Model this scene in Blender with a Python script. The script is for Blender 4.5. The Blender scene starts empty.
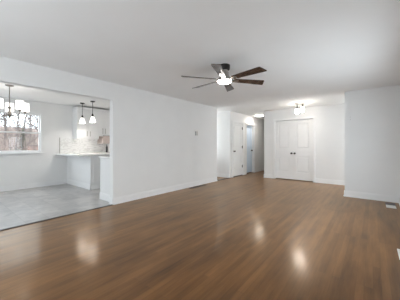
import bpy, bmesh, math, random
from mathutils import Vector, Matrix

random.seed(7)
SC = bpy.context.scene
COL = SC.collection
PI = math.pi

# ------------------------------------------------------------------ camera
cam_d = bpy.data.cameras.new('camera')
cam = bpy.data.objects.new('camera', cam_d)
COL.objects.link(cam)
cam.location = (0, 0, 1.193)
cam.rotation_euler = (PI / 2, 0, math.atan(173 / 216))
cam_d.sensor_width = 36
cam_d.lens = 216 / 400 * 36
cam_d.shift_y = -4.8 / 400
cam_d.clip_start = 0.03
cam_d.clip_end = 300
SC.camera = cam

# ------------------------------------------------------------------ sky, daylight, exposure
W = bpy.data.worlds.new('overcast_sky')
SC.world = W
W.use_nodes = True
bg = W.node_tree.nodes['Background']
bg.inputs[0].default_value = (0.88, 0.945, 1.02, 1)
bg.inputs[1].default_value = 5.6

def daylight(name, loc, rot, sx, sy, power, col, portal=False):
    d = bpy.data.lights.new(name, 'AREA')
    d.shape = 'RECTANGLE'
    d.size = sx
    d.size_y = sy
    d.energy = power
    d.color = col
    if portal:
        d.cycles.is_portal = True
    o = bpy.data.objects.new(name, d)
    COL.objects.link(o)
    o.location = loc
    o.rotation_euler = rot
    return o

DAY = (0.96, 0.98, 1.0)
# portals: the windows beside and behind the camera, through which the sky lights the room
daylight('daylight_right', (0.60, 3.675, 1.05), (0, PI / 2, 0), 1.36, 2.15, 1, DAY, portal=True)
daylight('daylight_back', (-2.10, -1.56, 1.08), (PI / 2, 0, 0), 2.4, 1.98, 1, DAY, portal=True)
daylight('daylight_dining_back', (-5.95, -1.56, 1.25), (PI / 2, 0, 0), 1.3, 1.8, 1, DAY, portal=True)  # window added out of view to brighten the dining area
# area lamps added out of view to brighten the entry and the passage
daylight('entry_fill', (2.25, 6.95, 1.20), (0, PI / 2, 0), 2.0, 1.1, 21, DAY)
daylight('passage_fill', (-5.95, 6.40, 1.50), (0, -PI / 2, 0), 1.2, 0.6, 26, DAY)
daylight('daylight_dining', (-7.66, 1.23, 1.55), (0, -PI / 2, 0), 1.0, 1.4, 1, DAY, portal=True)

SC.view_settings.view_transform = 'Standard'
SC.view_settings.look = 'None'
SC.view_settings.gamma = 1
SC.view_settings.use_curve_mapping = False
SC.view_settings.exposure = 0.16

LAMP = dict(chandelier=2.0, pendant=3.0, bulb=200.0, jar_bulb=340.0, fan=45.0, flush=32.0, hall=32.0, under=11.0, kitchen=34.0)  # under and kitchen belong to the added, unseen fill lamps
WARM = (1.0, 0.95, 0.89)

# ------------------------------------------------------------------ materials
def mat(name, col, rough=0.5, metal=0.0, emit=None, es=0.0, spec=None):
    m = bpy.data.materials.new(name)
    m.use_nodes = True
    b = m.node_tree.nodes['Principled BSDF']
    b.inputs['Base Color'].default_value = (*col, 1)
    b.inputs['Roughness'].default_value = rough
    b.inputs['Metallic'].default_value = metal
    if spec is not None:
        b.inputs['Specular IOR Level'].default_value = spec
    if emit:
        b.inputs['Emission Color'].default_value = (*emit, 1)
        b.inputs['Emission Strength'].default_value = es
    return m

def nodes(m):
    nt = m.node_tree
    return nt, nt.nodes, nt.links, nt.nodes['Principled BSDF']

def noisy(m, col, amt, scale, stretch=(1, 1, 1), bump=0.0, detail=4):
    """vary the base colour a little with object-space noise, optional bump"""
    nt, N, L, b = nodes(m)
    tc = N.new('ShaderNodeTexCoord')
    mp = N.new('ShaderNodeMapping')
    mp.inputs['Scale'].default_value = stretch
    L.new(tc.outputs['Object'], mp.inputs['Vector'])
    nz = N.new('ShaderNodeTexNoise')
    nz.inputs['Scale'].default_value = scale
    nz.inputs['Detail'].default_value = detail
    L.new(mp.outputs[0], nz.inputs['Vector'])
    r = N.new('ShaderNodeValToRGB')
    r.color_ramp.elements[0].position = 0.3
    r.color_ramp.elements[1].position = 0.7
    r.color_ramp.elements[0].color = (*[c * (1 - amt) for c in col], 1)
    r.color_ramp.elements[1].color = (*[min(1, c * (1 + amt)) for c in col], 1)
    L.new(nz.outputs['Fac'], r.inputs[0])
    L.new(r.outputs[0], b.inputs['Base Color'])
    if bump:
        bp = N.new('ShaderNodeBump')
        bp.inputs['Strength'].default_value = bump
        bp.inputs['Distance'].default_value = 0.01
        L.new(nz.outputs['Fac'], bp.inputs['Height'])
        L.new(bp.outputs[0], b.inputs['Normal'])
    return m

M = {}
M['wall'] = noisy(mat('wall_paint', (0.845, 0.84, 0.83), 0.62), (0.845, 0.84, 0.83), 0.012, 3, bump=0.02)
M['ceiling'] = noisy(mat('ceiling_paint', (0.93, 0.925, 0.915), 0.8), (0.93, 0.925, 0.915), 0.012, 2, bump=0.02)
M['trim'] = noisy(mat('trim_paint', (0.875, 0.87, 0.865), 0.35), (0.875, 0.87, 0.865), 0.008, 5)
M['door'] = noisy(mat('door_paint', (0.86, 0.855, 0.845), 0.38), (0.86, 0.855, 0.845), 0.008, 5)
M['door_day_tint'] = noisy(mat('daylight_tint_paint', (0.68, 0.79, 0.90), 0.4), (0.68, 0.79, 0.90), 0.01, 5)  # blue of the daylight put into the door's colour
M['cabinet'] = noisy(mat('cabinet_paint', (0.83, 0.825, 0.82), 0.4), (0.83, 0.825, 0.82), 0.008, 5)
M['bronze'] = noisy(mat('dark_bronze', (0.035, 0.03, 0.028), 0.4, 0.6), (0.035, 0.03, 0.028), 0.15, 40)
M['pewter'] = noisy(mat('dark_pewter', (0.24, 0.22, 0.20), 0.38, 0.85), (0.24, 0.22, 0.20), 0.06, 60)
M['nickel'] = noisy(mat('brushed_nickel', (0.42, 0.40, 0.37), 0.35, 0.9), (0.42, 0.40, 0.37), 0.06, 60)
M['blade'] = noisy(mat('walnut_blade', (0.075, 0.050, 0.037), 0.2, spec=1.0), (0.075, 0.050, 0.037), 0.35, 14, (1, 1, 1), detail=6)
M['white_plastic'] = noisy(mat('white_plastic', (0.82, 0.81, 0.78), 0.45), (0.82, 0.81, 0.78), 0.01, 10)
M['grey_plastic'] = noisy(mat('grey_plastic', (0.16, 0.16, 0.17), 0.4), (0.16, 0.16, 0.17), 0.05, 10)
M['black'] = noisy(mat('black_plastic', (0.02, 0.02, 0.022), 0.35), (0.02, 0.02, 0.022), 0.1, 10)
M['dark_wood_and_gap'] = noisy(mat('dark_threshold_and_gap', (0.055, 0.038, 0.028), 0.4), (0.055, 0.038, 0.028), 0.3, 20, (8, 1, 1))
M['hood'] = noisy(mat('blush_wood', (0.55, 0.455, 0.415), 0.5), (0.55, 0.455, 0.415), 0.12, 9, (1, 1, 6))
M['quartz'] = noisy(mat('white_quartz', (0.80, 0.80, 0.78), 0.22), (0.80, 0.80, 0.78), 0.03, 8)
M['vent_dark'] = noisy(mat('vent_brown_metal', (0.05, 0.036, 0.028), 0.45, 0.3), (0.05, 0.036, 0.028), 0.15, 30)
M['shade_c'] = mat('frosted_shade_lit', (0.9, 0.9, 0.88), 0.4, emit=WARM, es=LAMP['chandelier'])
M['shade_p'] = mat('milk_glass_lit', (0.9, 0.9, 0.88), 0.3, emit=WARM, es=LAMP['pendant'])
M['bulb'] = mat('bulb_lit', (0.9, 0.9, 0.88), 0.3, emit=WARM, es=LAMP['bulb'])
M['under'] = mat('fill_strip_lit', (0.9, 0.9, 0.88), 0.4, emit=WARM, es=LAMP['under'])
M['kitchen_fill_lens'] = mat('kitchen_fill_lit', (0.9, 0.9, 0.88), 0.4, emit=WARM, es=LAMP['kitchen'])
M['jar_bulb'] = mat('jar_bulb_lit', (0.9, 0.9, 0.88), 0.3, emit=WARM, es=LAMP['jar_bulb'])
M['fan_lens'] = mat('fan_lens_lit', (0.9, 0.9, 0.88), 0.4, emit=(1, 0.96, 0.9), es=LAMP['fan'])
M['shade_f'] = mat('glass_jar_lit', (0.9, 0.9, 0.88), 0.2, emit=(1, 0.94, 0.86), es=LAMP['flush'])
M['hall_lens'] = mat('hall_lens_lit', (0.9, 0.9, 0.88), 0.4, emit=(1, 0.95, 0.88), es=LAMP['hall'])
M['bark'] = noisy(mat('grey_bark', (0.11, 0.092, 0.085), 0.9), (0.11, 0.092, 0.085), 0.3, 4, (1, 1, 0.3), bump=0.3)
M['brush'] = noisy(mat('dry_brush', (0.24, 0.19, 0.165), 0.9), (0.24, 0.19, 0.165), 0.3, 1.2)
M['conifer'] = noisy(mat('conifer_green', (0.035, 0.050, 0.026), 0.9), (0.035, 0.050, 0.026), 0.3, 3)
M['leaf_litter'] = noisy(mat('leaf_litter', (0.22, 0.17, 0.145), 0.95), (0.22, 0.17, 0.145), 0.3, 1.6, detail=8, bump=0.4)

def glass():
    m = bpy.data.materials.new('window_glass')
    m.use_nodes = True
    nt = m.node_tree
    N, L = nt.nodes, nt.links
    N.remove(N['Principled BSDF'])
    t = N.new('ShaderNodeBsdfTransparent')
    t.inputs[0].default_value = (0.96, 0.98, 0.98, 1)
    g = N.new('ShaderNodeBsdfGlossy')
    g.inputs['Roughness'].default_value = 0.02
    mx = N.new('ShaderNodeMixShader')
    mx.inputs[0].default_value = 0.015
    L.new(t.outputs[0], mx.inputs[1])
    L.new(g.outputs[0], mx.inputs[2])
    L.new(mx.outputs[0], N['Material Output'].inputs[0])
    return m
M['glass'] = glass()

def hardwood():
    m = mat('oak_strip_floor', (0.2, 0.12, 0.08), 0.26, spec=0.45)
    m.node_tree.nodes['Principled BSDF'].inputs['Specular Tint'].default_value = (1.0, 0.84, 0.66, 1)
    nt, N, L, b = nodes(m)
    tc = N.new('ShaderNodeTexCoord')
    mp = N.new('ShaderNodeMapping')
    mp.inputs['Rotation'].default_value = (0, 0, PI / 2)
    L.new(tc.outputs['Object'], mp.inputs['Vector'])
    br = N.new('ShaderNodeTexBrick')
    br.offset = 0.37
    br.offset_frequency = 3
    br.inputs['Scale'].default_value = 1.0
    br.inputs['Brick Width'].default_value = 1.15
    br.inputs['Row Height'].default_value = 0.058
    br.inputs['Mortar Size'].default_value = 0.0009
    br.inputs['Mortar Smooth'].default_value = 0.3
    br.inputs['Bias'].default_value = 0.0
    br.inputs['Color1'].default_value = (0.0, 0.0, 0.0, 1)
    br.inputs['Color2'].default_value = (1, 1, 1, 1)
    br.inputs['Mortar'].default_value = (0.5, 0.5, 0.5, 1)
    L.new(mp.outputs[0], br.inputs['Vector'])
    # grain: noise stretched along the boards
    mp2 = N.new('ShaderNodeMapping')
    mp2.inputs['Scale'].default_value = (15, 1.3, 1)
    L.new(tc.outputs['Object'], mp2.inputs['Vector'])
    gr = N.new('ShaderNodeTexNoise')
    gr.inputs['Scale'].default_value = 1.0
    gr.inputs['Detail'].default_value = 4
    gr.inputs['Roughness'].default_value = 0.65
    L.new(mp2.outputs[0], gr.inputs['Vector'])
    # broad worn blotches
    mp3 = N.new('ShaderNodeMapping')
    mp3.inputs['Scale'].default_value = (2.6, 0.9, 1)
    L.new(tc.outputs['Object'], mp3.inputs['Vector'])
    bl = N.new('ShaderNodeTexNoise')
    bl.inputs['Scale'].default_value = 1.0
    bl.inputs['Detail'].default_value = 3
    L.new(mp3.outputs[0], bl.inputs['Vector'])
    def mul(a, k):
        n = N.new('ShaderNodeMath'); n.operation = 'MULTIPLY'
        L.new(a, n.inputs[0]); n.inputs[1].default_value = k
        return n.outputs[0]
    def add(a, c):
        n = N.new('ShaderNodeMath'); n.operation = 'ADD'
        L.new(a, n.inputs[0]); L.new(c, n.inputs[1])
        return n.outputs[0]
    sep = N.new('ShaderNodeSeparateColor')
    L.new(br.outputs['Color'], sep.inputs[0])
    f = add(add(mul(sep.outputs[0], 0.11), mul(gr.outputs['Fac'], 0.50)), mul(bl.outputs['Fac'], 0.50))
    r = N.new('ShaderNodeValToRGB')
    e = r.color_ramp.elements
    e[0].position = 0.34; e[0].color = (0.046, 0.017, 0.005, 1)
    e[1].position = 0.74; e[1].color = (0.240, 0.107, 0.033, 1)
    k = e.new(0.52); k.color = (0.133, 0.055, 0.015, 1)
    L.new(f, r.inputs[0])
    mx = N.new('ShaderNodeMix'); mx.data_type = 'RGBA'
    L.new(br.outputs['Fac'], mx.inputs[0])
    L.new(r.outputs[0], mx.inputs[6])
    mx.inputs[7].default_value = (0.09, 0.045, 0.016, 1)
    rr = N.new('ShaderNodeMapRange')
    rr.inputs['To Min'].default_value = 0.278
    rr.inputs['To Max'].default_value = 0.30
    L.new(bl.outputs['Fac'], rr.inputs['Value'])
    # oiled boards under an amber satin varnish
    df = N.new('ShaderNodeBsdfDiffuse')
    L.new(mx.outputs[2], df.inputs['Color'])
    gl = N.new('ShaderNodeBsdfGlossy')
    gl.inputs['Color'].default_value = (1.0, 0.82, 0.64, 1)
    L.new(rr.outputs[0], gl.inputs['Roughness'])
    g2 = N.new('ShaderNodeBsdfGlossy')
    g2.inputs['Color'].default_value = (1.0, 0.92, 0.82, 1)
    g2.inputs['Roughness'].default_value = 0.15
    gm = N.new('ShaderNodeMixShader')
    gm.inputs[0].default_value = 0.42
    L.new(gl.outputs[0], gm.inputs[1])
    L.new(g2.outputs[0], gm.inputs[2])
    fr = N.new('ShaderNodeFresnel')
    fr.inputs['IOR'].default_value = 1.64
    ms = N.new('ShaderNodeMixShader')
    L.new(fr.outputs[0], ms.inputs[0])
    L.new(df.outputs[0], ms.inputs[1])
    L.new(gm.outputs[0], ms.inputs[2])
    N.remove(b)
    L.new(ms.outputs[0], N['Material Output'].inputs['Surface'])
    return m
M['hardwood'] = hardwood()

def tile():
    m = mat('grey_stone_tile', (0.5, 0.5, 0.5), 0.35)
    nt, N, L, b = nodes(m)
    tc = N.new('ShaderNodeTexCoord')
    br = N.new('ShaderNodeTexBrick')
    br.offset = 0.5
    br.inputs['Scale'].default_value = 1.0
    br.inputs['Brick Width'].default_value = 0.61
    br.inputs['Row Height'].default_value = 0.305
    br.inputs['Mortar Size'].default_value = 0.004
    br.inputs['Mortar Smooth'].default_value = 0.2
    br.inputs['Color1'].default_value = (0.40, 0.395, 0.39, 1)
    br.inputs['Color2'].default_value = (0.50, 0.49, 0.48, 1)
    br.inputs['Mortar'].default_value = (0.36, 0.35, 0.34, 1)
    L.new(tc.outputs['Object'], br.inputs['Vector'])
    nz = N.new('ShaderNodeTexNoise')
    nz.inputs['Scale'].default_value = 3.5
    nz.inputs['Detail'].default_value = 7
    nz.inputs['Distortion'].default_value = 1.2
    L.new(tc.outputs['Object'], nz.inputs['Vector'])
    r = N.new('ShaderNodeValToRGB')
    r.color_ramp.elements[0].position = 0.3; r.color_ramp.elements[0].color = (0.80, 0.80, 0.81, 1)
    r.color_ramp.elements[1].position = 0.7; r.color_ramp.elements[1].color = (1.14, 1.12, 1.10, 1)
    L.new(nz.outputs['Fac'], r.inputs[0])
    mx = N.new('ShaderNodeMix'); mx.data_type = 'RGBA'; mx.blend_type = 'MULTIPLY'
    mx.inputs[0].default_value = 1
    L.new(br.outputs['Color'], mx.inputs[6]); L.new(r.outputs[0], mx.inputs[7])
    L.new(mx.outputs[2], b.inputs['Base Color'])
    bp = N.new('ShaderNodeBump'); bp.inputs['Strength'].default_value = 0.15
    bp.inputs['Distance'].default_value = 0.004; bp.invert = True
    L.new(br.outputs['Fac'], bp.inputs['Height'])
    L.new(bp.outputs[0], b.inputs['Normal'])
    return m
M['tile'] = tile()

def marble():
    m = mat('marble_backsplash', (0.75, 0.74, 0.73), 0.25)
    nt, N, L, b = nodes(m)
    tc = N.new('ShaderNodeTexCoord')
    mp = N.new('ShaderNodeMapping')
    mp.inputs['Rotation'].default_value = (0.5, 0, 0)
    mp.inputs['Scale'].default_value = (1, 1.2, 3.2)
    L.new(tc.outputs['Object'], mp.inputs['Vector'])
    nz = N.new('ShaderNodeTexNoise')
    nz.inputs['Scale'].default_value = 1.9
    nz.inputs['Detail'].default_value = 8
    nz.inputs['Distortion'].default_value = 1.6
    L.new(mp.outputs[0], nz.inputs['Vector'])
    r = N.new('ShaderNodeValToRGB')
    e = r.color_ramp.elements
    e[0].position = 0.45; e[0].color = (0.90, 0.895, 0.885, 1)
    e[1].position = 0.55; e[1].color = (0.90, 0.895, 0.885, 1)
    k = e.new(0.50); k.color = (0.70, 0.69, 0.68, 1)
    L.new(nz.outputs['Fac'], r.inputs[0])
    L.new(r.outputs[0], b.inputs['Base Color'])
    return m
M['marble'] = marble()

def brick():
    m = mat('red_brown_brick', (0.3, 0.15, 0.1), 0.85)
    nt, N, L, b = nodes(m)
    tc = N.new('ShaderNodeTexCoord')
    mp = N.new('ShaderNodeMapping')
    mp.inputs['Rotation'].default_value = (PI / 2, 0, PI / 2)
    L.new(tc.outputs['Object'], mp.inputs['Vector'])
    br = N.new('ShaderNodeTexBrick')
    br.inputs['Scale'].default_value = 1
    br.inputs['Brick Width'].default_value = 0.22
    br.inputs['Row Height'].default_value = 0.075
    br.inputs['Mortar Size'].default_value = 0.006
    br.inputs['Color1'].default_value = (0.24, 0.10, 0.07, 1)
    br.inputs['Color2'].default_value = (0.29, 0.13, 0.09, 1)
    br.inputs['Mortar'].default_value = (0.26, 0.18, 0.15, 1)
    L.new(mp.outputs[0], br.inputs['Vector'])
    L.new(br.outputs['Color'], b.inputs['Base Color'])
    return m
M['brick'] = brick()

# ------------------------------------------------------------------ mesh helpers (world coordinates)
def box(bm, x0, x1, y0, y1, z0, z1, bev=0.0):
    if x0 > x1: x0, x1 = x1, x0
    if y0 > y1: y0, y1 = y1, y0
    if z0 > z1: z0, z1 = z1, z0
    v = [bm.verts.new(p) for p in ((x0, y0, z0), (x1, y0, z0), (x1, y1, z0), (x0, y1, z0),
                                   (x0, y0, z1), (x1, y0, z1), (x1, y1, z1), (x0, y1, z1))]
    fs = [bm.faces.new([v[i] for i in q]) for q in
          ((3, 2, 1, 0), (4, 5, 6, 7), (0, 1, 5, 4), (1, 2, 6, 5), (2, 3, 7, 6), (3, 0, 4, 7))]
    if bev:
        es = list({e for f in fs for e in f.edges})
        bmesh.ops.bevel(bm, geom=es, offset=bev, segments=2, affect='EDGES', profile=0.6)
    return bm

def lathe(bm, prof, c=(0, 0, 0), n=28, mtx=None, cap=True):
    rings = []
    for r, z in prof:
        ring = []
        for i in range(n):
            a = 2 * PI * i / n
            p = Vector((r * math.cos(a), r * math.sin(a), z))
            if mtx: p = mtx @ p
            ring.append(bm.verts.new(p + Vector(c)))
        rings.append(ring)
    for a, b in zip(rings, rings[1:]):
        for i in range(n):
            j = (i + 1) % n
            bm.faces.new((a[i], a[j], b[j], b[i]))
    if cap:
        bm.faces.new(list(reversed(rings[0])))
        bm.faces.new(rings[-1])
    return bm

def tube(bm, pts, rad, n=8):
    pts = [Vector(p) for p in pts]
    if not isinstance(rad, (list, tuple)): rad = [rad] * len(pts)
    t0 = (pts[1] - pts[0]).normalized()
    u = t0.orthogonal().normalized()
    rings = []
    for i, p in enumerate(pts):
        t = (pts[min(i + 1, len(pts) - 1)] - pts[max(i - 1, 0)]).normalized()
        u = (u - t * u.dot(t))
        u = u.normalized() if u.length > 1e-6 else t.orthogonal().normalized()
        w = t.cross(u)
        rings.append([bm.verts.new(p + rad[i] * (math.cos(2 * PI * k / n) * u + math.sin(2 * PI * k / n) * w)) for k in range(n)])
    for a, b in zip(rings, rings[1:]):
        for k in range(n):
            j = (k + 1) % n
            bm.faces.new((a[k], a[j], b[j], b[k]))
    bm.faces.new(list(reversed(rings[0])))
    bm.faces.new(rings[-1])
    return bm

def NB():
    return bmesh.new()

def obj(name, bm, m, parent=None, origin=None, smooth=False):
    """link bm as ONE mesh object; geometry is in world coordinates, origin / parent's place is subtracted"""
    bmesh.ops.recalc_face_normals(bm, faces=bm.faces)
    o0 = Vector(origin) if origin is not None else (world_of(parent) if parent else Vector((0, 0, 0)))
    base = world_of(parent) if parent else Vector((0, 0, 0))
    bmesh.ops.translate(bm, verts=bm.verts, vec=-o0)
    me = bpy.data.meshes.new(name)
    bm.to_mesh(me)
    bm.free()
    me.materials.append(m)
    if smooth:
        me.shade_smooth()
        try:
            me.set_sharp_from_angle(angle=math.radians(38))
        except Exception:
            pass
    o = bpy.data.objects.new(name, me)
    COL.objects.link(o)
    if parent: o.parent = parent
    o.location = o0 - base
    return o

def world_of(o):
    v = Vector((0, 0, 0))
    while o is not None:
        v += Vector(o.location)
        o = o.parent
    return v

def thing(name, label, cat, loc, group=None):
    o = bpy.data.objects.new(name, None)
    o.empty_display_size = 0.1
    COL.objects.link(o)
    o.location = loc
    return tag(o, label, cat, group)

def tag(o, label, cat, group=None, kind=None):
    o['label'] = label
    o['category'] = cat
    if group: o['group'] = group
    if kind: o['kind'] = kind
    return o

def struct(name, bm, m, label, cat, origin=None):
    o = obj(name, bm, m, None, origin)
    return tag(o, label, cat, kind='structure')

def copy_tree(o, parent=None):
    c = o.copy()
    COL.objects.link(c)
    c.parent = parent
    for ch in list(o.children):
        copy_tree(ch, c)
    return c

# ------------------------------------------------------------------ key dimensions (metres)
H = 2.44
XL = -4.067            # living room face of the left wall
TW = 0.13              # wall thickness
XK = XL - TW           # kitchen face of the left wall
XR = 0.435             # right wall
YB = -1.40             # wall behind the camera
YC = 7.72              # closet wall
YS = 6.05              # wall beside the entry, facing the camera
XS = -0.515            # its free edge
XH = -3.14             # hall right wall
XW = -7.45             # dining / kitchen window wall
YD = 2.29              # far jamb of the dining opening
YD0 = -0.25            # near jamb
HD = 2.098             # its head
YO0, YO1 = 5.98, 6.83  # side passage opening
YE = 11.6              # end of the hall
XE = 1.9               # entry goes on to the right

# ------------------------------------------------------------------ floors and ceiling
bm = NB(); box(bm, XL, XR, YB, YC, -0.10, 0); box(bm, XL, XH, YC, YE, -0.10, 0)
box(bm, -5.6, XL, YO0, 9.3, -0.10, 0); box(bm, XH, 0, YC, YC + 0.7, -0.10, 0); box(bm, XR, XE, YS, YC, -0.10, 0)
struct('floor', bm, M['hardwood'], 'brown oak strip hardwood floor of the empty living room', 'floor')
bm = NB(); box(bm, XW, XL, YB, YO0 - TW, -0.10, 0.0)
struct('floor_dining', bm, M['tile'], 'pale grey stone tile floor of the dining area and kitchen', 'floor')
bm = NB(); box(bm, XW - TW, XE + TW, YB - TW, YE + TW, H, H + 0.12)
struct('ceiling', bm, M['ceiling'], 'smooth white ceiling over the living room, dining area and hall', 'ceiling')

# ------------------------------------------------------------------ walls
def wall(name, boxes, label, m='wall'):
    b = NB()
    for q in boxes: box(b, *q)
    return struct(name, b, M[m], label, 'wall')

D3 = (7.04, 7.79)      # hall door, far left wall
D4 = (8.13, 8.86)      # farther hall door, blue daylight put into its colour
DH = 2.045
wall('wall_left', [
    (XK, XL, YB, YD0, 0, H), (XK, XL, YD0, YD, HD, H), (XK, XL, YD, YO0, 0, H),
    ], 'long white left wall with the wide opening into the dining area')
wall('wall_hall_left', [
    (XK, XL, YO1, D3[0], 0, H), (XK, XL, D3[0], D3[1], DH, H), (XK, XL, D3[1], D4[0], 0, H),
    (XK, XL, D4[0], D4[1], DH, H), (XK, XL, D4[1], YE, 0, H), (-5.6, XK, YO1, YO1 + TW, 0, H)],
    'white wall of the hallway holding the two narrow doors')
PW = (6.10, 6.70, 0.9, 2.1)
wall('wall_passage', [(-5.6 - TW, -5.6, YO0 - TW, PW[0], 0, H), (-5.6 - TW, -5.6, PW[1], YO1 + TW, 0, H),
    (-5.6 - TW, -5.6, PW[0], PW[1], 0, PW[2]), (-5.6 - TW, -5.6, PW[0], PW[1], PW[3], H), (XW, XK, YO0 - TW, YO0, 0, H)],
     'white walls around the side passage at the end of the left wall')
wall('wall_rooms', [(-5.6 - TW, -5.6, YO1 + TW, 9.3, 0, H), (-5.6 - TW, XK, 9.3, 9.4, 0, H), (-5.6, XK, 7.92, 8.0, 0, H)],
     'plain walls of the closed rooms behind the hallway doors')
wall('wall_hall_end', [(XK, XH + TW, YE, YE + TW, 0, H)], 'white wall at the dim far end of the hallway')
CX0, CX1 = -2.735, -1.515
wall('wall_closet', [
    (XH, CX0, YC, YC + TW, 0, H), (CX0, CX1, YC, YC + TW, 2.06, H), (CX1, XE, YC, YC + TW, 0, H),
    (XH, XH + TW, YC + TW, YE, 0, H), (XH + TW, 0, YC + 0.7, YC + 0.8, 0, H)],
    'bright white far wall holding the double closet doors')
wall('wall_entry', [(XS, XR + TW, YS, YS + TW, 0, H)], 'grey-white wall facing the room on the right, beside the entry')
EW = (6.40, 7.50, 0.25, 2.15)
wall('wall_entry_end', [(XE, XE + TW, YS, EW[0], 0, H), (XE, XE + TW, EW[1], YC + TW, 0, H),
    (XE, XE + TW, EW[0], EW[1], 0, EW[2]), (XE, XE + TW, EW[0], EW[1], EW[3], H), (XR + TW, XE, YS, YS + TW, 0, H)], 'white wall at the right end of the entry')
RW = (2.60, 4.75, 0.38, 1.72)
wall('wall_right', [
    (XR, XR + TW, YB, RW[0], 0, H), (XR, XR + TW, RW[1], YS, 0, H),
    (XR, XR + TW, RW[0], RW[1], 0, RW[2]), (XR, XR + TW, RW[0], RW[1], RW[3], H)],
    'white right wall, seen edge-on at the right of the photo')
BW = (-3.30, -0.90, 0.10, 2.06)
DW = (-6.6, -5.3, 0.35, 2.15)
wall('wall_back', [
    (XW - TW, DW[0], YB - TW, YB, 0, H), (DW[1], BW[0], YB - TW, YB, 0, H), (BW[1], XR + TW, YB - TW, YB, 0, H),
    (DW[0], DW[1], YB - TW, YB, 0, DW[2]), (DW[0], DW[1], YB - TW, YB, DW[3], H),
    (BW[0], BW[1], YB - TW, YB, 0, BW[2]), (BW[0], BW[1], YB - TW, YB, BW[3], H)],
    'white wall behind the camera with a wide window')
WY = (0.50, 2.01, 0.985, 2.10)
wall('wall_window', [
    (XW - TW, XW, YB, WY[0], 0, H), (XW - TW, XW, WY[1], YO0, 0, H),
    (XW - TW, XW, WY[0], WY[1], 0, WY[2]), (XW - TW, XW, WY[0], WY[1], WY[3], H)],
    'white dining wall holding the double-hung window')

# ------------------------------------------------------------------ baseboards
def base_run(b, p0, p1, n, h=0.135):
    """skirting from p0 to p1 (axis aligned), n = direction out of the wall"""
    (xa, ya), (xb, yb) = p0, p1
    for t, z0, z1 in ((0.014, 0, h - 0.022), (0.010, h - 0.022, h), (0.026, 0, 0.02)):
        if n[0]:
            box(b, xa, xa + n[0] * t, ya, yb, z0, z1, 0.002)
        else:
            box(b, xa, xb, ya, ya + n[1] * t, z0, z1, 0.002)

def baseboard(name, runs, label):
    b = NB()
    for r in runs: base_run(b, *r)
    return struct(name, b, M['trim'], label, 'baseboard')

CAS = 0.07
baseboard('baseboard_left', [((XL, YD + 0.0), (XL, YO0), (1, 0)), ((XL, YB), (XL, YD0), (1, 0))],
          'white baseboard along the foot of the long left wall')
baseboard('baseboard_jamb', [((XK - 0.0, YD), (XL, YD), (0, -1))], 'short white baseboard on the jamb of the dining opening')
baseboard('baseboard_hall', [((XL, D3[1] + CAS), (XL, D4[0] - CAS), (1, 0)), ((XL, D4[1] + CAS), (XL, YE), (1, 0)),
                             ((XH, YC), (XH, YE), (-1, 0))], 'white baseboard along the hallway walls')
baseboard('baseboard_passage', [((-5.6, YO1), (XL, YO1), (0, -1)), ((-5.6, YO0), (XL, YO0), (0, 1))],
          'white baseboard inside the side passage past the left wall')
baseboard('baseboard_closet', [((XH - 0.014, YC), (CX0 - CAS, YC), (0, -1)), ((CX1 + CAS, YC), (XE, YC), (0, -1))],
          'white baseboard either side of the double closet doors')
baseboard('baseboard_entry', [((XS - 0.014, YS), (XR, YS), (0, -1)), ((XS, YS), (XS, YS + TW), (-1, 0))],
          'white baseboard under the grey-white wall on the right')
baseboard('baseboard_right', [((XR, YB), (XR, YS), (-1, 0))], 'white baseboard along the right wall at the photo edge')
baseboard('baseboard_dining', [((XW, YB), (XW, 2.66), (1, 0))], 'white baseboard under the dining window')

# ------------------------------------------------------------------ trim
def casing(name, axis, face, n, a0, a1, zt, label, w=CAS, t=0.018):
    b = NB()
    for s0, s1, z0, z1 in ((a0 - w, a0, 0, zt + w), (a1, a1 + w, 0, zt + w), (a0, a1, zt, zt + w)):
        for k, (i0, i1) in enumerate(((0, t), (t, t + 0.006))):
            q0, q1 = (s0, s1) if k == 0 else (s0 + 0.012 * (s0 != a0), s1 - 0.012 * (s1 != a1 or True))
            if q1 - q0 < 0.01: continue
            if axis == 'y':
                box(b, face + n * i0, face + n * i1, q0, q1, z0, z1 - (0 if k == 0 else 0.012), 0.003)
            else:
                box(b, q0, q1, face + n * i0, face + n * i1, z0, z1 - (0 if k == 0 else 0.012), 0.003)
    return struct(name, b, M['trim'], label, 'door casing')

casing('trim_1', 'x', YC, -1, CX0, CX1, 2.06, 'white casing around the double closet doors')
casing('trim_2', 'y', XL, 1, D3[0], D3[1], DH, 'white casing around the nearer, white hallway door')
casing('trim_3', 'y', XL, 1, D4[0], D4[1], DH, 'white casing around the farther, daylight-tinted hallway door')
bm = NB()
box(bm, XL - 0.02, XL + 0.03, YD0, YD - 0.015, 0.0, 0.009, 0.003)
struct('trim_4', bm, M['dark_wood_and_gap'], 'thin dark wood threshold between hardwood and grey tile', 'threshold')
bm = NB()
box(bm, XL - 0.045, XL + 0.01, YO0 + 0.03, YO1 - 0.03, 0.0, 0.012, 0.003)
struct('trim_5', bm, M['dark_wood_and_gap'], 'dark wood threshold across the side passage opening', 'threshold')

bm = NB(); box(bm, XK + 0.01, XL + 0.012, D3[0] + 0.004, D3[1] - 0.004, 0.0, 0.014, 0.002)  # dark strip stands in for the shade under the door
struct('trim_10', bm, M['dark_wood_and_gap'], 'dark strip for the shaded gap under the nearer hallway door', 'threshold')

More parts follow.
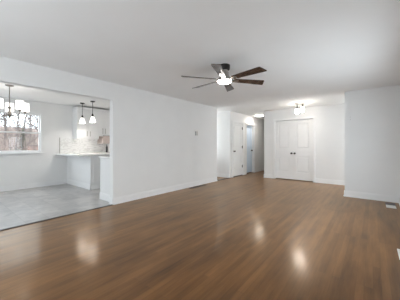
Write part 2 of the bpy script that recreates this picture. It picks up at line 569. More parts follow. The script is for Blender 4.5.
# ------------------------------------------------------------------ doors
def panel_leaf(b, w, h, panels, t=0.04, front=0.016):
    """leaf in local coords: x 0..w, front face at y=0 looking to -y, z 0..h; panels = [(z0,z1)]"""
    st = 0.105 if w > 0.4 else 0.075
    box(b, 0, w, front, t, 0, h)
    box(b, 0, st, 0, front, 0, h, 0.002); box(b, w - st, w, 0, front, 0, h, 0.002)
    zs = [0] + [z for p in panels for z in p] + [h]
    for z0, z1 in zip(zs[0::2], zs[1::2]):
        box(b, st, w - st, 0, front, z0, z1, 0.002)
    for z0, z1 in panels:
        i = 0.028
        x0, x1, a0, a1 = st + i, w - st - i, z0 + i, z1 - i
        o_ = [bm_v(b, p) for p in ((x0, front, a0), (x1, front, a0), (x1, front, a1), (x0, front, a1))]
        k = 0.02
        n_ = [bm_v(b, p) for p in ((x0 + k, 0.003, a0 + k), (x1 - k, 0.003, a0 + k), (x1 - k, 0.003, a1 - k), (x0 + k, 0.003, a1 - k))]
        for q in range(4):
            r = (q + 1) % 4
            b.faces.new((o_[q], o_[r], n_[r], n_[q]))
        b.faces.new(n_)

def bm_v(b, p):
    return b.verts.new(p)

def knob_bm(c, axis, m3=None):
    """round door knob on a rosette, axis = unit vector pointing out of the door"""
    b = NB()
    rot = Vector((0, 0, 1)).rotation_difference(Vector(axis)).to_matrix()
    lathe(b, [(0.031, 0), (0.031, 0.006), (0.026, 0.010), (0.012, 0.012), (0.011, 0.03), (0.022, 0.036),
              (0.029, 0.046), (0.029, 0.056), (0.022, 0.064), (0.006, 0.067)], c, 20, rot)
    return b

PAN = [(0.245, 0.785), (1.045, 1.925)]
LW = (CX1 - CX0 - 0.010) / 2
for i in range(2):
    x0 = CX0 + 0.003 + i * (LW + 0.004)
    b = NB(); panel_leaf(b, LW, 2.008, PAN)
    bmesh.ops.translate(b, verts=b.verts, vec=(x0, YC + 0.022, 0.026))
    d = obj('door_%d' % (i + 1), b, M['door'], None, (x0, YC + 0.022, 0.026))
    tag(d, ('left leaf of the white double closet doors, dark knob at its right edge',
            'right leaf of the white double closet doors, dark knob at its left edge')[i], 'door', kind='structure')
    kx = x0 + (LW - 0.05 if i == 0 else 0.05)
    k = obj('door_knob', knob_bm((kx, YC + 0.022, 0.915), (0, -1, 0)), M['bronze'], d, (kx, YC + 0.022, 0.915), True)
    k['label'] = 'dark bronze round knob'

def hall_door(name, yr, recess, m, label, knob_y, hinges_y=None):
    w = yr[1] - yr[0] - 0.008
    b = NB(); panel_leaf(b, w, 2.01, PAN)
    # leaf local (x, y, z) -> world: x runs along +Y, front (-y) faces +X
    mt = Matrix(((0, -1, 0, 0), (1, 0, 0, 0), (0, 0, 1, 0), (0, 0, 0, 1)))
    bmesh.ops.transform(b, matrix=mt, verts=b.verts)
    loc = (XL - recess, yr[0] + 0.004, 0.028)
    bmesh.ops.translate(b, verts=b.verts, vec=loc)
    d = obj(name, b, M[m], None, loc)
    tag(d, label, 'door', kind='structure')
    c = (XL - recess, knob_y, 0.965)
    k = obj('door_knob', knob_bm(c, (1, 0, 0)), M['bronze'], d, c, True)
    k['label'] = 'dark bronze round knob'
    if hinges_y:
        for z in (0.36, 1.12, 1.86):
            hb = NB()
            lathe(hb, [(0.008, -0.055), (0.008, 0.055)], (XL - recess + 0.010, hinges_y, z), 10)
            box(hb, XL - recess - 0.001, XL - recess + 0.006, hinges_y - 0.035, hinges_y, z - 0.045, z + 0.045)
            g = obj('hinge', hb, M['bronze'], d, (XL - recess, hinges_y, z))
            g['label'] = 'dark bronze hinge'
    return d

hall_door('door_3', D3, 0.004, 'door', 'nearer hallway door, white, with a dark knob and dark hinges', D3[0] + 0.075, D3[1] - 0.006)
hall_door('door_4', D4, 0.095, 'door_day_tint', 'farther hallway door, tinted blue for daylight, set back in its frame', D4[1] - 0.075)
# closed backs behind the hall doors: jamb linings
for nm, yr, lab in (('trim_6', D3, 'white jamb lining of the nearer hallway door'), ('trim_7', D4, 'white jamb lining of the daylight-tinted hallway door')):
    b = NB()
    box(b, XK, XL, yr[0] - 0.001, yr[0] + 0.003, 0, DH); box(b, XK, XL, yr[1] - 0.003, yr[1] + 0.001, 0, DH)
    box(b, XK, XL, yr[0], yr[1], DH - 0.003, DH + 0.001)
    struct(nm, b, M['trim'], lab, 'door jamb')

# ------------------------------------------------------------------ windows
def dh_window(name, axis, face, out, a0, a1, z0, z1, label, sill=True, cas=0.06, panes=1):
    """double-hung window in a wall opening. axis: direction the window runs along; face: wall face inside; out: sign to outside"""
    def bx(b, i0, i1, p0, p1, q0, q1, bev=0.002):
        # i = depth outward from the wall face
        if axis == 'y': box(b, face + out * i0, face + out * i1, p0, p1, q0, q1, bev)
        else: box(b, p0, p1, face + out * i0, face + out * i1, q0, q1, bev)
    org = (face, (a0 + a1) / 2, z0) if axis == 'y' else ((a0 + a1) / 2, face, z0)
    root = bpy.data.objects.new(name, None)
    COL.objects.link(root); root.location = org
    tag(root, label, 'window', kind='structure')
    b = NB()
    j = 0.028
    bx(b, 0.0, TW, a0, a0 + j, z0, z1); bx(b, 0.0, TW, a1 - j, a1, z0, z1)
    bx(b, 0.0, TW, a0 + j, a1 - j, z1 - j, z1); bx(b, 0.0, TW, a0 + j, a1 - j, z0, z0 + j)
    bx(b, -0.012, 0, a0 - 0.012, a0 + j, z0, z1 + 0.012); bx(b, -0.012, 0, a1 - j, a1 + 0.012, z0, z1 + 0.012)
    bx(b, -0.012, 0, a0 + j, a1 - j, z1 - j, z1 + 0.012)
    obj('window_frame', b, M['trim'], root, org)
    if sill:
        b = NB()
        bx(b, -0.05, 0.02, a0 - 0.05, a1 + 0.05, z0 - 0.022, z0 + 0.004, 0.004)
        bx(b, -0.016, 0, a0 - 0.03, a1 + 0.03, z0 - 0.06, z0 - 0.022)
        obj('window_sill', b, M['trim'], root, org)
    zm = (z0 + z1) / 2
    wdt = (a1 - a0 - 2 * j) / panes
    for p in range(panes):
        c0, c1 = a0 + j + p * wdt, a0 + j + (p + 1) * wdt
        for nm, d0, q0, q1 in (('upper_sash', 0.075, zm - 0.018, z1 - j), ('lower_sash', 0.035, z0 + j, zm + 0.018)):
            b = NB(); s = 0.034
            bx(b, d0, d0 + 0.035, c0, c0 + s, q0, q1); bx(b, d0, d0 + 0.035, c1 - s, c1, q0, q1)
            bx(b, d0, d0 + 0.035, c0 + s, c1 - s, q0, q0 + s); bx(b, d0, d0 + 0.035, c0 + s, c1 - s, q1 - s, q1)
            sh = obj(nm, b, M['trim'], root, org)
            b = NB()
            bx(b, d0 + 0.015, d0 + 0.019, c0 + s - 0.004, c1 - s + 0.004, q0 + s - 0.004, q1 - s + 0.004, 0)
            obj('pane', b, M['glass'], sh, org)
    return root

dh_window('window_1', 'y', XW, -1, *WY, 'white double-hung dining window looking out on bare trees')
dh_window('window_2', 'y', XR, 1, *RW, 'white window in the right wall beside the camera', panes=2)
dh_window('window_4', 'x', YB, -1, *DW, 'white double window added unseen in the wall of the dining area behind the camera', panes=2)  # added out of view for more light in the dining area
dh_window('window_5', 'y', XE, 1, *EW, 'tall white window added unseen at the right end of the entry')  # added out of view, opening for the entry fill lamp
dh_window('window_6', 'y', -5.6, -1, *PW, 'small white window added unseen at the end of the side passage')  # added out of view, opening for the passage fill lamp
dh_window('window_3', 'x', YB, -1, *BW, 'white triple window in the wall behind the camera', panes=3)

# ------------------------------------------------------------------ outside the dining window
def gz(x, y):
    """height of the ground outside"""
    d = max(0, -x - 12)
    return -0.55 + 0.115 * d + 0.12 * math.sin(0.31 * y + 0.2 * x) * min(1, d / 6)

b = NB()
xs = [-7.58 - 2.2 * i for i in range(26)]
ys = [-22 + 2.4 * j for j in range(26)]
G = [[b.verts.new((x, y, gz(x, y))) for y in ys] for x in xs]
for i in range(len(xs) - 1):
    for k in range(len(ys) - 1):
        b.faces.new((G[i][k], G[i][k + 1], G[i + 1][k + 1], G[i + 1][k]))
g = obj('ground', b, M['leaf_litter'])
tag(g, 'brown leaf-covered slope outside the dining window', 'ground', kind='structure')

def bare_tree(x, y, h, r, seed, lean=0.0):
    rnd = random.Random(seed)
    z = gz(x, y) - 0.1
    t = thing('bare_tree', 'bare grey leafless tree outside, seen through the dining window', 'tree', (x, y, z), 'bare trees outside the window')
    b = NB(); c = NB()
    pts, p, d = [], Vector((x, y, z)), Vector((rnd.uniform(-.08, .08), lean + rnd.uniform(-.12, .12), 1)).normalized()
    n = 9
    for i in range(n):
        pts.append(p.copy())
        p = p + d * (h / (n - 1))
        d = (d + Vector((rnd.uniform(-.12, .12), rnd.uniform(-.14, .14), 0.02))).normalized()
    tube(b, pts, [r * (1 - 0.85 * i / (n - 1)) for i in range(n)], 7)
    def branch(p, d, ln, rr, lv):
        q, e = p.copy(), d.copy()
        pp = [q.copy()]
        for i in range(4):
            e = (e + Vector((rnd.uniform(-.25, .25), rnd.uniform(-.3, .3), rnd.uniform(-.08, .28)))).normalized()
            q = q + e * ln / 4
            pp.append(q.copy())
            if lv < 2 and i > 0:
                for _ in range(2 if lv == 0 else 1):
                    f = (e + Vector((rnd.uniform(-.8, .8), rnd.uniform(-.9, .9), rnd.uniform(-.2, .6)))).normalized()
                    branch(q, f, ln * 0.55, rr * 0.55, lv + 1)
        tube(c, pp, [rr, rr * .8, rr * .6, rr * .42, rr * .25], 4)
    for i in range(1, n):
        for _ in range(4):
            a = rnd.uniform(0, 2 * PI)
            branch(pts[i], Vector((math.cos(a), math.sin(a), rnd.uniform(.2, .9))).normalized(), h * rnd.uniform(.10, .19), r * 0.34 * (1 - .7 * i / n) + .008, 0)
    obj('trunk', b, M['bark'], t, (x, y, z))
    obj('branches', c, M['bark'], t, (x, y, z))
    return t

tr = random.Random(21)
spots = [(-13.4, 4.0, 6.0, .045), (-14.2, 1.3, 6.5, .05), (-16.0, 3.0, 6.5, .05), (-17.0, 6.0, 6.5, .05), (-19.0, 2.2, 7, .055), (-20.0, 5.2, 7.5, .06),
         (-22.5, 7.4, 8, .065), (-23, 3.7, 8, .065), (-25.5, 5.9, 8, .07), (-27, 2.4, 8.5, .08), (-28.5, 8.0, 8.5, .07), (-30, 5.0, 9, .08),
         (-33, 7.0, 9, .09), (-34, 3.2, 9, .09), (-19.5, -1.8, 7, .06), (-27, -1.2, 8, .07), (-37, 9.6, 10, .09), (-37.5, 5.4, 10, .09)]
for i, (x, y, h, r) in enumerate(spots):
    bare_tree(x, y, h, r, 100 + i, tr.uniform(-.08, .08))

# small evergreen
ex, ey = -21.5, 4.55
ez = gz(ex, ey) - 0.05
t = thing('evergreen_shrub', 'small dark green evergreen among bare trees outside the window', 'shrub', (ex, ey, ez))
b = NB(); tube(b, [(ex, ey, ez), (ex, ey, ez + 1.0)], [0.05, 0.03], 6)
obj('stem', b, M['bark'], t, (ex, ey, ez))
b = NB(); er = random.Random(4)
for i in range(420):
    k = er.random() ** 0.8
    a = er.uniform(0, 2 * PI)
    rr = 0.42 * (1 - k) + 0.04
    p0 = Vector((ex, ey, ez + 0.25 + 1.75 * k))
    p1 = p0 + Vector((math.cos(a) * rr, math.sin(a) * rr, -0.05 + er.uniform(-.05, .12)))
    tube(b, [p0, p0.lerp(p1, .6) + Vector((0, 0, .02)), p1], [0.02, 0.028, 0.006], 4)
obj('foliage', b, M['conifer'], t, (ex, ey, ez))

# undergrowth nobody could count
b = NB(); ur = random.Random(9)
for i in range(2600):
    x = -14 - 26 * ur.random() ** 0.8
    y = -x * 0.2 - 0.2 + ur.uniform(-1, 1) * (3 + 0.25 * (-x - 10))
    if -18.9 < x < -16.7 and 3.2 < y < 6.1: continue
    z = gz(x, y) - 0.05
    hh = ur.uniform(.5, 1.9)
    p = Vector((x, y, z)); q = p + Vector((ur.uniform(-.5, .5), ur.uniform(-.6, .6), hh))
    m_ = p.lerp(q, .5) + Vector((ur.uniform(-.15, .15), ur.uniform(-.15, .15), .05))
    tube(b, [p, m_, q], [.016, .012, .004], 3)
    for _ in range(2):
        s_ = m_.lerp(q, ur.random()); e_ = s_ + Vector((ur.uniform(-.5, .5), ur.uniform(-.5, .5), ur.uniform(.05, .5)))
        tube(b, [s_, e_], [.009, .003], 3)
o = obj('undergrowth', b, M['brush'])
tag(o, 'tangled brown undergrowth on the slope outside the window', 'undergrowth', kind='stuff')

# low brick wall out in the yard
b = NB()
bx0, by0, by1 = -17.6, 4.05, 5.25
zz = gz(bx0, 4.6)
box(b, bx0 - 0.25, bx0, by0, by1, zz - 0.3, 1.12)
o = thing('brick_wall', 'low red-brown brick wall in the yard outside the dining window', 'wall', (bx0, (by0 + by1) / 2, zz - 0.25))
obj('brickwork', b, M['brick'], o)
b = NB(); box(b, bx0 - 0.29, bx0 + 0.04, by0 - 0.04, by1 + 0.04, 1.12, 1.19, 0.006)
k = obj('coping', b, M['bark'], o); k['label'] = 'dark grey coping'

# ------------------------------------------------------------------ kitchen
def shaker_door(b, face, out, axis, a0, a1, z0, z1, t=0.02):
    """shaker style door: slab with raised frame; face = carcass face coordinate"""
    f = 0.055
    def bx(i0, i1, p0, p1, q0, q1, bev=0.0015):
        if axis == 'y': box(b, face + out * i0, face + out * i1, p0, p1, q0, q1, bev)
        else: box(b, p0, p1, face + out * i0, face + out * i1, q0, q1, bev)
    bx(0, t * 0.55, a0, a1, z0, z1)
    bx(t * .5, t, a0, a0 + f, z0, z1); bx(t * .5, t, a1 - f, a1, z0, z1)
    bx(t * .5, t, a0 + f, a1 - f, z0, z0 + f); bx(t * .5, t, a0 + f, a1 - f, z1 - f, z1)

def bar_handle(x, y, z, ln, out=(1, 0, 0)):
    b = NB()
    o_ = Vector(out)
    c = Vector((x, y, z))
    for s in (-1, 1):
        e = c + Vector((0, 0, s * (ln / 2 - 0.018)))
        tube(b, [e, e + o_ * 0.03], 0.006, 8)
    tube(b, [c + o_ * 0.03 - Vector((0, 0, ln / 2)), c + o_ * 0.03 + Vector((0, 0, ln / 2))], 0.0085, 8)
    return b

UF = -7.12             # front of the upper cabinets' carcass
def upper_cabinet(y0, y1, z0, z1, label, nd=2, hl=0.16):
    loc = (XW, (y0 + y1) / 2, z0)
    t = thing('wall_cabinet', label, 'cabinet', loc, 'white wall cabinets in the kitchen')
    b = NB(); box(b, XW + 0.003, UF, y0, y1, z0, z1, 0.002)
    obj('cabinet_body', b, M['cabinet'], t)
    w = (y1 - y0) / nd
    for i in range(nd):
        a0, a1 = y0 + i * w + 0.002, y0 + (i + 1) * w - 0.002
        b = NB(); shaker_door(b, UF, 1, 'y', a0, a1, z0 + 0.003, z1 - 0.003)
        d = obj('cabinet_door', b, M['cabinet'], t)
        hy = a1 - 0.045 if i == 0 else a0 + 0.045
        h = obj('door_handle', bar_handle(UF + 0.02, hy, z0 + 0.055 + hl / 2, hl), M['nickel'], d)
        h['label'] = 'dark metal bar handle'
    b = NB(); box(b, UF - 0.002, UF + 0.018, y0, y1, z0 - 0.03, z0, 0.001); box(b, XW + 0.02, UF - 0.002, y0, y0 + 0.018, z0 - 0.03, z0, 0.001)
    obj('light_rail', b, M['cabinet'], t)  # strip added to hide the fill bar from view
    b = NB(); box(b, XW + 0.003, UF + 0.035, y0 - 0.0, y1, z1, z1 + 0.05, 0.004)
    box(b, XW + 0.003, UF + 0.055, y0 - 0.0, y1, z1 + 0.03, z1 + 0.058, 0.004)
    obj('crown_moulding', b, M['cabinet'], t)
    return t

upper_cabinet(2.82, 3.50, 1.42, 2.33, 'white two-door wall cabinet above the marble backsplash, left of the hood')
upper_cabinet(3.50, 3.83, 1.52, 2.33, 'narrow white wall cabinet directly above the blush range hood', 2, 0.18)
upper_cabinet(3.83, 4.60, 1.42, 2.33, 'white wall cabinet right of the range hood, hidden behind the jamb')

# unseen light bars added under the wall cabinets to brighten the backsplash
for y0, y1, lab in ((2.88, 3.44, 'slim added fill bar under the wall cabinet left of the range hood'), (4.10, 4.54, 'slim added fill bar under the wall cabinet right of the range hood')):
    t = thing('under_cabinet_fill', lab, 'light', (-7.2, (y0 + y1) / 2, 1.42))
    b = NB(); box(b, -7.225, -7.175, y0, y1, 1.408, 1.4195, 0.002)
    obj('housing', b, M['white_plastic'], t)
    b = NB(); box(b, -7.220, -7.180, y0 + 0.01, y1 - 0.01, 1.404, 1.408)
    k = obj('lens', b, M['under'], t); k['label'] = 'lit lens'

# range hood: flared box
b = NB()
y0, y1 = 3.63, 4.05
v = [b.verts.new(p) for p in ((XW + .01, y0 - .03, 1.25), (-7.04, y0 - .03, 1.25), (-7.04, y1, 1.25), (XW + .01, y1, 1.25),
                              (XW + .01, y0 + .02, 1.505), (-7.10, y0 + .02, 1.505), (-7.10, y1, 1.505), (XW + .01, y1, 1.505))]
for q in ((3, 2, 1, 0), (4, 5, 6, 7), (0, 1, 5, 4), (1, 2, 6, 5), (2, 3, 7, 6), (3, 0, 4, 7)):
    b.faces.new([v[i] for i in q])
t = thing('range_hood', 'blush wood range hood under the narrow cabinet, beside the door jamb', 'range hood', (XW + .01, 3.84, 1.25))
obj('hood_body', b, M['hood'], t)
b = NB(); box(b, XW + .01, -7.08, y0, y1, 1.505, 1.519, 0.003)
k = obj('hood_trim', b, M['bronze'], t); k['label'] = 'thin dark top trim'

# backsplash
b = NB(); box(b, XW, XW + 0.012, 2.47, 4.9, 0.946, 1.418)
struct('trim_8', b, M['marble'], 'grey-veined white marble backsplash above the kitchen counter', 'backsplash')
b = NB(); box(b, XW, XW + 0.018, 2.455, 2.469, 0.946, 1.425); 
struct('trim_9', b, M['nickel'], 'thin metal edge strip at the left end of the marble backsplash', 'edge strip')

# peninsula
PX = -5.87
t = thing('kitchen_peninsula', 'white panelled kitchen peninsula facing the dining area, below the two pendants', 'kitchen peninsula', (-6.66, 2.97, 0))
b = NB(); box(b, XW + 0.003, PX, 2.67, 3.24, 0.0, 0.90, 0.002)
obj('peninsula_body', b, M['cabinet'], t)
b = NB()
box(b, XW + 0.003, PX + 0.012, 2.656, 2.67, 0, 0.13, 0.002); box(b, XW + 0.003, PX + 0.008, 2.660, 2.67, 0.13, 0.15, 0.002)
box(b, PX, PX + 0.012, 2.656, 3.24, 0, 0.13, 0.002)
obj('base_moulding', b, M['trim'], t)
b = NB()
box(b, PX - 0.07, PX + 0.006, 2.662, 2.70, 0.15, 0.90, 0.002)
box(b, XW + 0.003, XW + 0.07, 2.662, 2.70, 0.15, 0.90, 0.002)
box(b, XW + 0.07, PX - 0.07, 2.662, 2.67, 0.83, 0.90, 0.002)
obj('corner_trim', b, M['cabinet'], t)
b = NB()
shaker_door(b, PX, 1, 'y', 2.73, 3.22, 0.16, 0.88, 0.016)
obj('end_panel', b, M['cabinet'], t)

# base run along the window wall behind the peninsula
t = thing('base_cabinet', 'white base cabinet under the marble backsplash, behind the peninsula', 'cabinet', (-7.15, 4.1, 0))
b = NB(); box(b, XW + 0.003, -6.86, 3.32, 4.9, 0.10, 0.90, 0.002); box(b, XW + 0.003, -6.92, 3.32, 4.9, 0, 0.10)
obj('cabinet_body', b, M['cabinet'], t)
for i in range(3):
    a0 = 3.33 + i * 0.52
    b = NB(); shaker_door(b, -6.86, 1, 'y', a0, a0 + 0.51, 0.12, 0.88)
    d = obj('cabinet_door', b, M['cabinet'], t)
    obj('door_handle', bar_handle(-6.84, a0 + 0.46, 0.75, 0.16), M['nickel'], d)

b = NB()
box(b, XW, PX + 0.02, 2.37, 3.30, 0.902, 0.944, 0.004)
box(b, XW, -6.82, 3.30, 4.9, 0.902, 0.944, 0.004)
o = obj('countertop', b, M['quartz'], None, (-6.66, 2.84, 0.902))
tag(o, 'white stone countertop overhanging the peninsula', 'countertop')

# near run on the back of the left wall
t = thing('base_cabinet', 'white base cabinet end beside the jamb of the dining opening', 'cabinet', (-4.47, 3.5, 0))
b = NB(); box(b, XK - 0.53, XK - 0.003, 2.36, 4.9, 0.0, 0.90, 0.002)
obj('cabinet_body', b, M['cabinet'], t)
b = NB(); box(b, XK - 0.535, XK - 0.003, 2.346, 2.36, 0, 0.13, 0.002); box(b, XK - 0.533, XK - 0.003, 2.35, 2.36, 0.13, 0.15, 0.002)
obj('base_moulding', b, M['trim'], t)
for i in range(4):
    a0 = 2.39 + i * 0.62
    b = NB(); shaker_door(b, XK - 0.53, -1, 'y', a0, a0 + 0.61, 0.16, 0.88)
    d = obj('cabinet_door', b, M['cabinet'], t)
    obj('door_handle', bar_handle(XK - 0.55, a0 + 0.55, 0.75, 0.16, (-1, 0, 0)), M['nickel'], d)
b = NB(); box(b, XK - 0.57, XK - 0.002, 2.345, 4.9, 0.902, 0.944, 0.004)
o = obj('countertop', b, M['quartz'], None, (-4.47, 3.5, 0.902))
tag(o, 'white stone countertop beside the jamb of the dining opening', 'countertop')

# slim dark bottle on the far counter, at the jamb
bc = (-7.22, 3.835, 0.9445)
t = thing('bottle', 'slim black bottle on the kitchen counter against the jamb edge', 'bottle', bc)
b = NB(); lathe(b, [(0.032, 0), (0.034, 0.01), (0.034, 0.17), (0.028, 0.20), (0.013, 0.225), (0.013, 0.25)], bc, 18)
obj('bottle_body', b, M['black'], t, smooth=True)
b = NB(); lathe(b, [(0.015, 0.2505), (0.015, 0.275), (0.012, 0.28)], bc, 14)
obj('cap', b, M['grey_plastic'], t, smooth=True)

# ------------------------------------------------------------------ ceiling fan
FC = Vector((-1.812, 2.875, H))
t = thing('ceiling_fan', 'low-profile ceiling fan with six dark walnut blades and a lit round lamp', 'ceiling fan', FC)
b = NB(); lathe(b, [(0.086, 0), (0.086, -0.045), (0.080, -0.068), (0.06, -0.078)], FC, 36)
obj('canopy', b, M['bronze'], t, smooth=True)
b = NB(); lathe(b, [(0.055, -0.078), (0.055, -0.10), (0.066, -0.108), (0.070, -0.16), (0.085, -0.188), (0.106, -0.208), (0.110, -0.230), (0.10, -0.236)], FC, 36)
obj('motor_housing', b, M['nickel'], t, smooth=True)
b = NB(); lathe(b, [(0.110, -0.2365), (0.114, -0.239), (0.114, -0.245), (0.110, -0.248)], FC, 36)
obj('light_ring', b, M['nickel'], t, smooth=True)
b = NB(); lathe(b, [(0.108, -0.2485), (0.106, -0.257), (0.096, -0.267), (0.07, -0.274), (0.035, -0.277), (0.004, -0.278)], FC, 36)
k = obj('light_lens', b, M['fan_lens'], t, smooth=True); k['label'] = 'lit frosted lens'
PITCH = math.radians(-13)
for i in range(6):
    a = math.radians(52.5 + 60 * i)
    rot = Matrix.Rotation(a, 3, 'Z') @ Matrix.Rotation(PITCH, 3, 'X')
    c0 = FC + Vector((0, 0, -0.224))
    b = NB()
    outl = [(0.15, -0.040), (0.16, -0.045), (0.635, -0.070), (0.655, -0.062), (0.692, 0.060), (0.682, 0.070), (0.16, 0.045), (0.15, 0.040)]
    top = [b.verts.new(c0 + rot @ Vector((x, y, 0.004))) for x, y in outl]
    bot = [b.verts.new(c0 + rot @ Vector((x, y, -0.004))) for x, y in outl]
    b.faces.new(top); b.faces.new(list(reversed(bot)))
    for q in range(len(outl)):
        r = (q + 1) % len(outl)
        b.faces.new((top[r], top[q], bot[q], bot[r]))
    bl = obj('fan_blade', b, M['blade'], t)
    b = NB()
    pl = [(0.095, -0.014), (0.15, -0.018), (0.22, -0.030), (0.235, 0.0), (0.22, 0.030), (0.15, 0.018), (0.095, 0.014)]
    top = [b.verts.new(c0 + rot @ Vector((x, y, -0.0045))) for x, y in pl]
    bot = [b.verts.new(c0 + rot @ Vector((x, y, -0.010))) for x, y in pl]
    b.faces.new(top); b.faces.new(list(reversed(bot)))
    for q in range(len(pl)):
        r = (q + 1) % len(pl)
        b.faces.new((top[r], top[q], bot[q], bot[r]))
    obj('blade_iron', b, M['nickel'], bl)

# ------------------------------------------------------------------ entry light: plate with glass jars
EC = Vector((-1.70, 6.86, H))
t = thing('entry_ceiling_light', 'semi-flush ceiling light with two lit glass shades before the closet doors', 'ceiling light', EC)
b = NB(); lathe(b, [(0.135, 0), (0.135, -0.018), (0.125, -0.026), (0.05, -0.028)], EC, 32)
obj('mounting_plate', b, M['nickel'], t, smooth=True)
for s, drop in ((-1, 0.05), (1, 0.0)):
    c = EC + Vector((s * 0.08 * 0.78, s * 0.08 * 0.62, 0))
    b = NB(); lathe(b, [(0.012, -0.026), (0.012, -0.055 - drop), (0.028, -0.064 - drop), (0.032, -0.110 - drop), (0.026, -0.113 - drop)], c, 18)
    h = obj('lamp_holder', b, M['bronze'], t, smooth=True)
    b = NB(); lathe(b, [(x, z - drop) for x, z in ((0.034, -0.1135), (0.043, -0.124), (0.045, -0.20), (0.045, -0.255), (0.041, -0.255), (0.041, -0.20), (0.038, -0.126), (0.028, -0.1165))], c, 22)
    k = obj('glass_shade', b, M['shade_f'], h, smooth=True); k['label'] = 'lit glass jar shade'
    b = NB(); lathe(b, [(x, z - drop) for x, z in ((0.012, -0.1135), (0.014, -0.16), (0.028, -0.205), (0.030, -0.225), (0.022, -0.246), (0.004, -0.254))], c, 18)
    k = obj('bulb', b, M['jar_bulb'], h, smooth=True); k['label'] = 'lit bulb inside the jar'

# hall light
HC = Vector((-3.66, 8.48, H))
t = thing('hall_ceiling_light', 'flush round lit ceiling light in the hallway', 'ceiling light', HC)
b = NB(); lathe(b, [(0.165, 0), (0.165, -0.02), (0.158, -0.026)], HC, 32)
obj('rim', b, M['white_plastic'], t, smooth=True)
b = NB(); lathe(b, [(0.157, -0.0265), (0.153, -0.040), (0.135, -0.050), (0.07, -0.056), (0.004, -0.057)], HC, 32)
k = obj('light_lens', b, M['hall_lens'], t, smooth=True); k['label'] = 'lit frosted lens'

# fill lamp added out of view to brighten the kitchen
KC = Vector((-5.75, 4.35, H))
t = thing('kitchen_fill_light', 'round fill light added unseen in the kitchen, behind the long left wall', 'ceiling light', KC)
b = NB(); lathe(b, [(0.175, 0), (0.175, -0.02), (0.168, -0.026)], KC, 32)
obj('rim', b, M['white_plastic'], t, smooth=True)
b = NB(); lathe(b, [(0.165, -0.0265), (0.160, -0.045), (0.12, -0.06), (0.004, -0.066)], KC, 32)
k = obj('light_lens', b, M['kitchen_fill_lens'], t, smooth=True); k['label'] = 'lit frosted lens'

# ------------------------------------------------------------------ pendants over the peninsula
def pendant(x, y, label):
    c = Vector((x, y, H))
    t = thing('pendant_light', label, 'pendant light', c, 'pendants over the peninsula')
    b = NB(); lathe(b, [(0.062, 0), (0.062, -0.012), (0.045, -0.024), (0.012, -0.03)], c, 24)
    obj('canopy', b, M['bronze'], t, smooth=True)
    b = NB(); tube(b, [c + Vector((0, 0, -0.03)), c + Vector((0, 0, -0.36))], 0.0065, 10)
    obj('rod', b, M['bronze'], t)
    b = NB(); lathe(b, [(0.012, -0.355), (0.020, -0.37), (0.030, -0.42), (0.034, -0.445)], c, 20)
    obj('socket', b, M['bronze'], t, smooth=True)
    b = NB(); lathe(b, [(0.034, -0.446), (0.044, -0.47), (0.055, -0.515), (0.072, -0.565), (0.080, -0.595), (0.076, -0.597), (0.052, -0.52), (0.040, -0.475), (0.031, -0.449)], c, 28)
    k = obj('lamp_shade', b, M['shade_p'], t, smooth=True); k['label'] = 'lit white bell glass shade'
    b = NB(); lathe(b, [(0.014, -0.4455), (0.018, -0.48), (0.036, -0.535), (0.039, -0.558), (0.030, -0.583), (0.004, -0.592)], c, 20)
    k = obj('bulb', b, M['bulb'], t, smooth=True); k['label'] = 'lit bulb inside the shade'
    return t

pendant(-6.71, 2.81, 'left of the two bell-shaped pendant lights over the peninsula, nearer the window wall')
pendant(-6.21, 2.88, 'right of the two bell-shaped pendant lights over the peninsula, nearer the jamb')

# ------------------------------------------------------------------ chandelier
CC = Vector((-5.90, 1.03, H))
t = thing('chandelier', 'pewter grey five-arm chandelier with white drum shades in the dining area', 'chandelier', CC)
b = NB(); lathe(b, [(0.072, 0), (0.072, -0.010), (0.05, -0.022), (0.012, -0.03)], CC, 28)
obj('canopy', b, M['pewter'], t, smooth=True)
b = NB(); tube(b, [CC + Vector((0, 0, -0.03)), CC + Vector((0, 0, -0.46))], 0.008, 10)
obj('rod', b, M['pewter'], t)
b = NB(); lathe(b, [(0.010, -0.44), (0.030, -0.455), (0.034, -0.47), (0.020, -0.485), (0.022, -0.56), (0.036, -0.585), (0.040, -0.625),
                    (0.028, -0.65), (0.014, -0.665), (0.016, -0.68), (0.004, -0.69)], CC, 24)
obj('body', b, M['pewter'], t, smooth=True)
for i in range(5):
    a = math.radians(26 + 72 * i)
    u = Vector((math.cos(a), math.sin(a), 0))
    R = 0.27
    b = NB()
    pts = [CC + u * r + Vector((0, 0, z)) for r, z in ((0.03, -0.605), (0.08, -0.64), (0.14, -0.655), (0.20, -0.64), (0.25, -0.595), (R, -0.545))]
    tube(b, pts, [0.009, 0.008, 0.008, 0.008, 0.008, 0.008], 8)
    arm = obj('arm', b, M['pewter'], t)
    c = CC + u * R
    b = NB(); lathe(b, [(0.010, -0.55), (0.028, -0.54), (0.032, -0.528), (0.013, -0.524), (0.013, -0.475)], c, 18)
    obj('candle_cup', b, M['pewter'], arm, smooth=True)
    b = NB()
    lathe(b, [(0.073, -0.51), (0.067, -0.335), (0.063, -0.335), (0.069, -0.507)], c, 26, cap=False)
    lathe(b, [(0.073, -0.51), (0.069, -0.507)], c, 26, cap=False)
    lathe(b, [(0.014, -0.4745), (0.026, -0.44), (0.026, -0.41), (0.004, -0.38)], c, 14)
    k = obj('lamp_shade', b, M['shade_c'], arm, smooth=True); k['label'] = 'lit white drum shade'

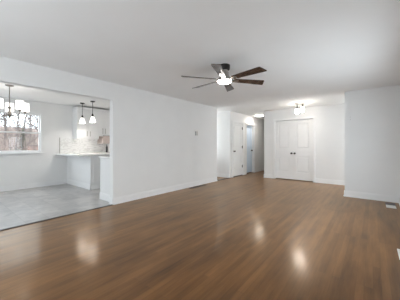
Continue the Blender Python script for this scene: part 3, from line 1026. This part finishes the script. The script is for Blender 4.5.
# ------------------------------------------------------------------ small wall and floor fittings
# two-gang switch on the left wall
t = thing('light_switch', 'white two-gang light switch with grey toggles on the long left wall', 'light switch', (XL, 4.885, 1.555))
b = NB(); box(b, XL, XL + 0.008, 4.80, 4.99, 1.47, 1.65, 0.003)
obj('switch_plate', b, M['white_plastic'], t)
b = NB(); box(b, XL + 0.008, XL + 0.020, 4.852, 4.880, 1.48, 1.60, 0.003)
k = obj('toggle', b, M['grey_plastic'], t); k['label'] = 'dark grey toggle'
b = NB(); box(b, XL + 0.008, XL + 0.014, 4.925, 4.945, 1.48, 1.60, 0.002)
k = obj('toggle', b, M['nickel'], t); k['label'] = 'pale grey toggle'

# small plate on the grey-white wall
t = thing('wall_plate', 'small plain wall plate high by the free edge of the grey-white wall', 'wall plate', (-0.405, YS, 1.81))
b = NB(); box(b, -0.435, -0.375, YS - 0.007, YS, 1.765, 1.86, 0.003)
obj('plate', b, M['wall'], t)
for z in (1.785, 1.84):
    b = NB(); box(b, -0.410, -0.400, YS - 0.0095, YS - 0.007, z - 0.005, z + 0.005, 0.001)
    obj('screw', b, M['nickel'], t)

def floor_vent(x0, x1, y0, y1, m, label):
    c = ((x0 + x1) / 2, (y0 + y1) / 2, 0.0)
    t = thing('floor_vent', label, 'floor vent', c, 'floor vents')
    e = 0.012
    b = NB()
    box(b, x0, x1, y0, y0 + e, 0, 0.007, 0.002); box(b, x0, x1, y1 - e, y1, 0, 0.007, 0.002)
    box(b, x0, x0 + e, y0 + e, y1 - e, 0, 0.007, 0.002); box(b, x1 - e, x1, y0 + e, y1 - e, 0, 0.007, 0.002)
    obj('vent_frame', b, m, t)
    n = 12
    for i in range(n):
        b = NB()
        y = y0 + e + (y1 - y0 - 2 * e) * (i + .5) / n
        w = (y1 - y0 - 2 * e) / n * 0.26
        box(b, x0 + e, x1 - e, y - w, y + w, 0.001, 0.006)
        obj('slat', b, m, t)
    return t

floor_vent(-3.985, -3.885, 4.47, 5.20, M['vent_dark'], 'long dark brown floor vent along the left wall')
t = floor_vent(0.200, 0.345, 5.46, 5.69, M['white_plastic'], 'white floor vent with a dark slotted back in front of the grey-white wall')
b = NB(); box(b, 0.196, 0.350, 5.69, 5.94, 0.0, 0.006, 0.002)
k = obj('back_grille', b, M['vent_dark'], t); k['label'] = 'dark slotted back part'
floor_vent(0.215, 0.335, 3.05, 3.35, M['white_plastic'], 'white floor vent at the right edge of the photo, beside the right wall')
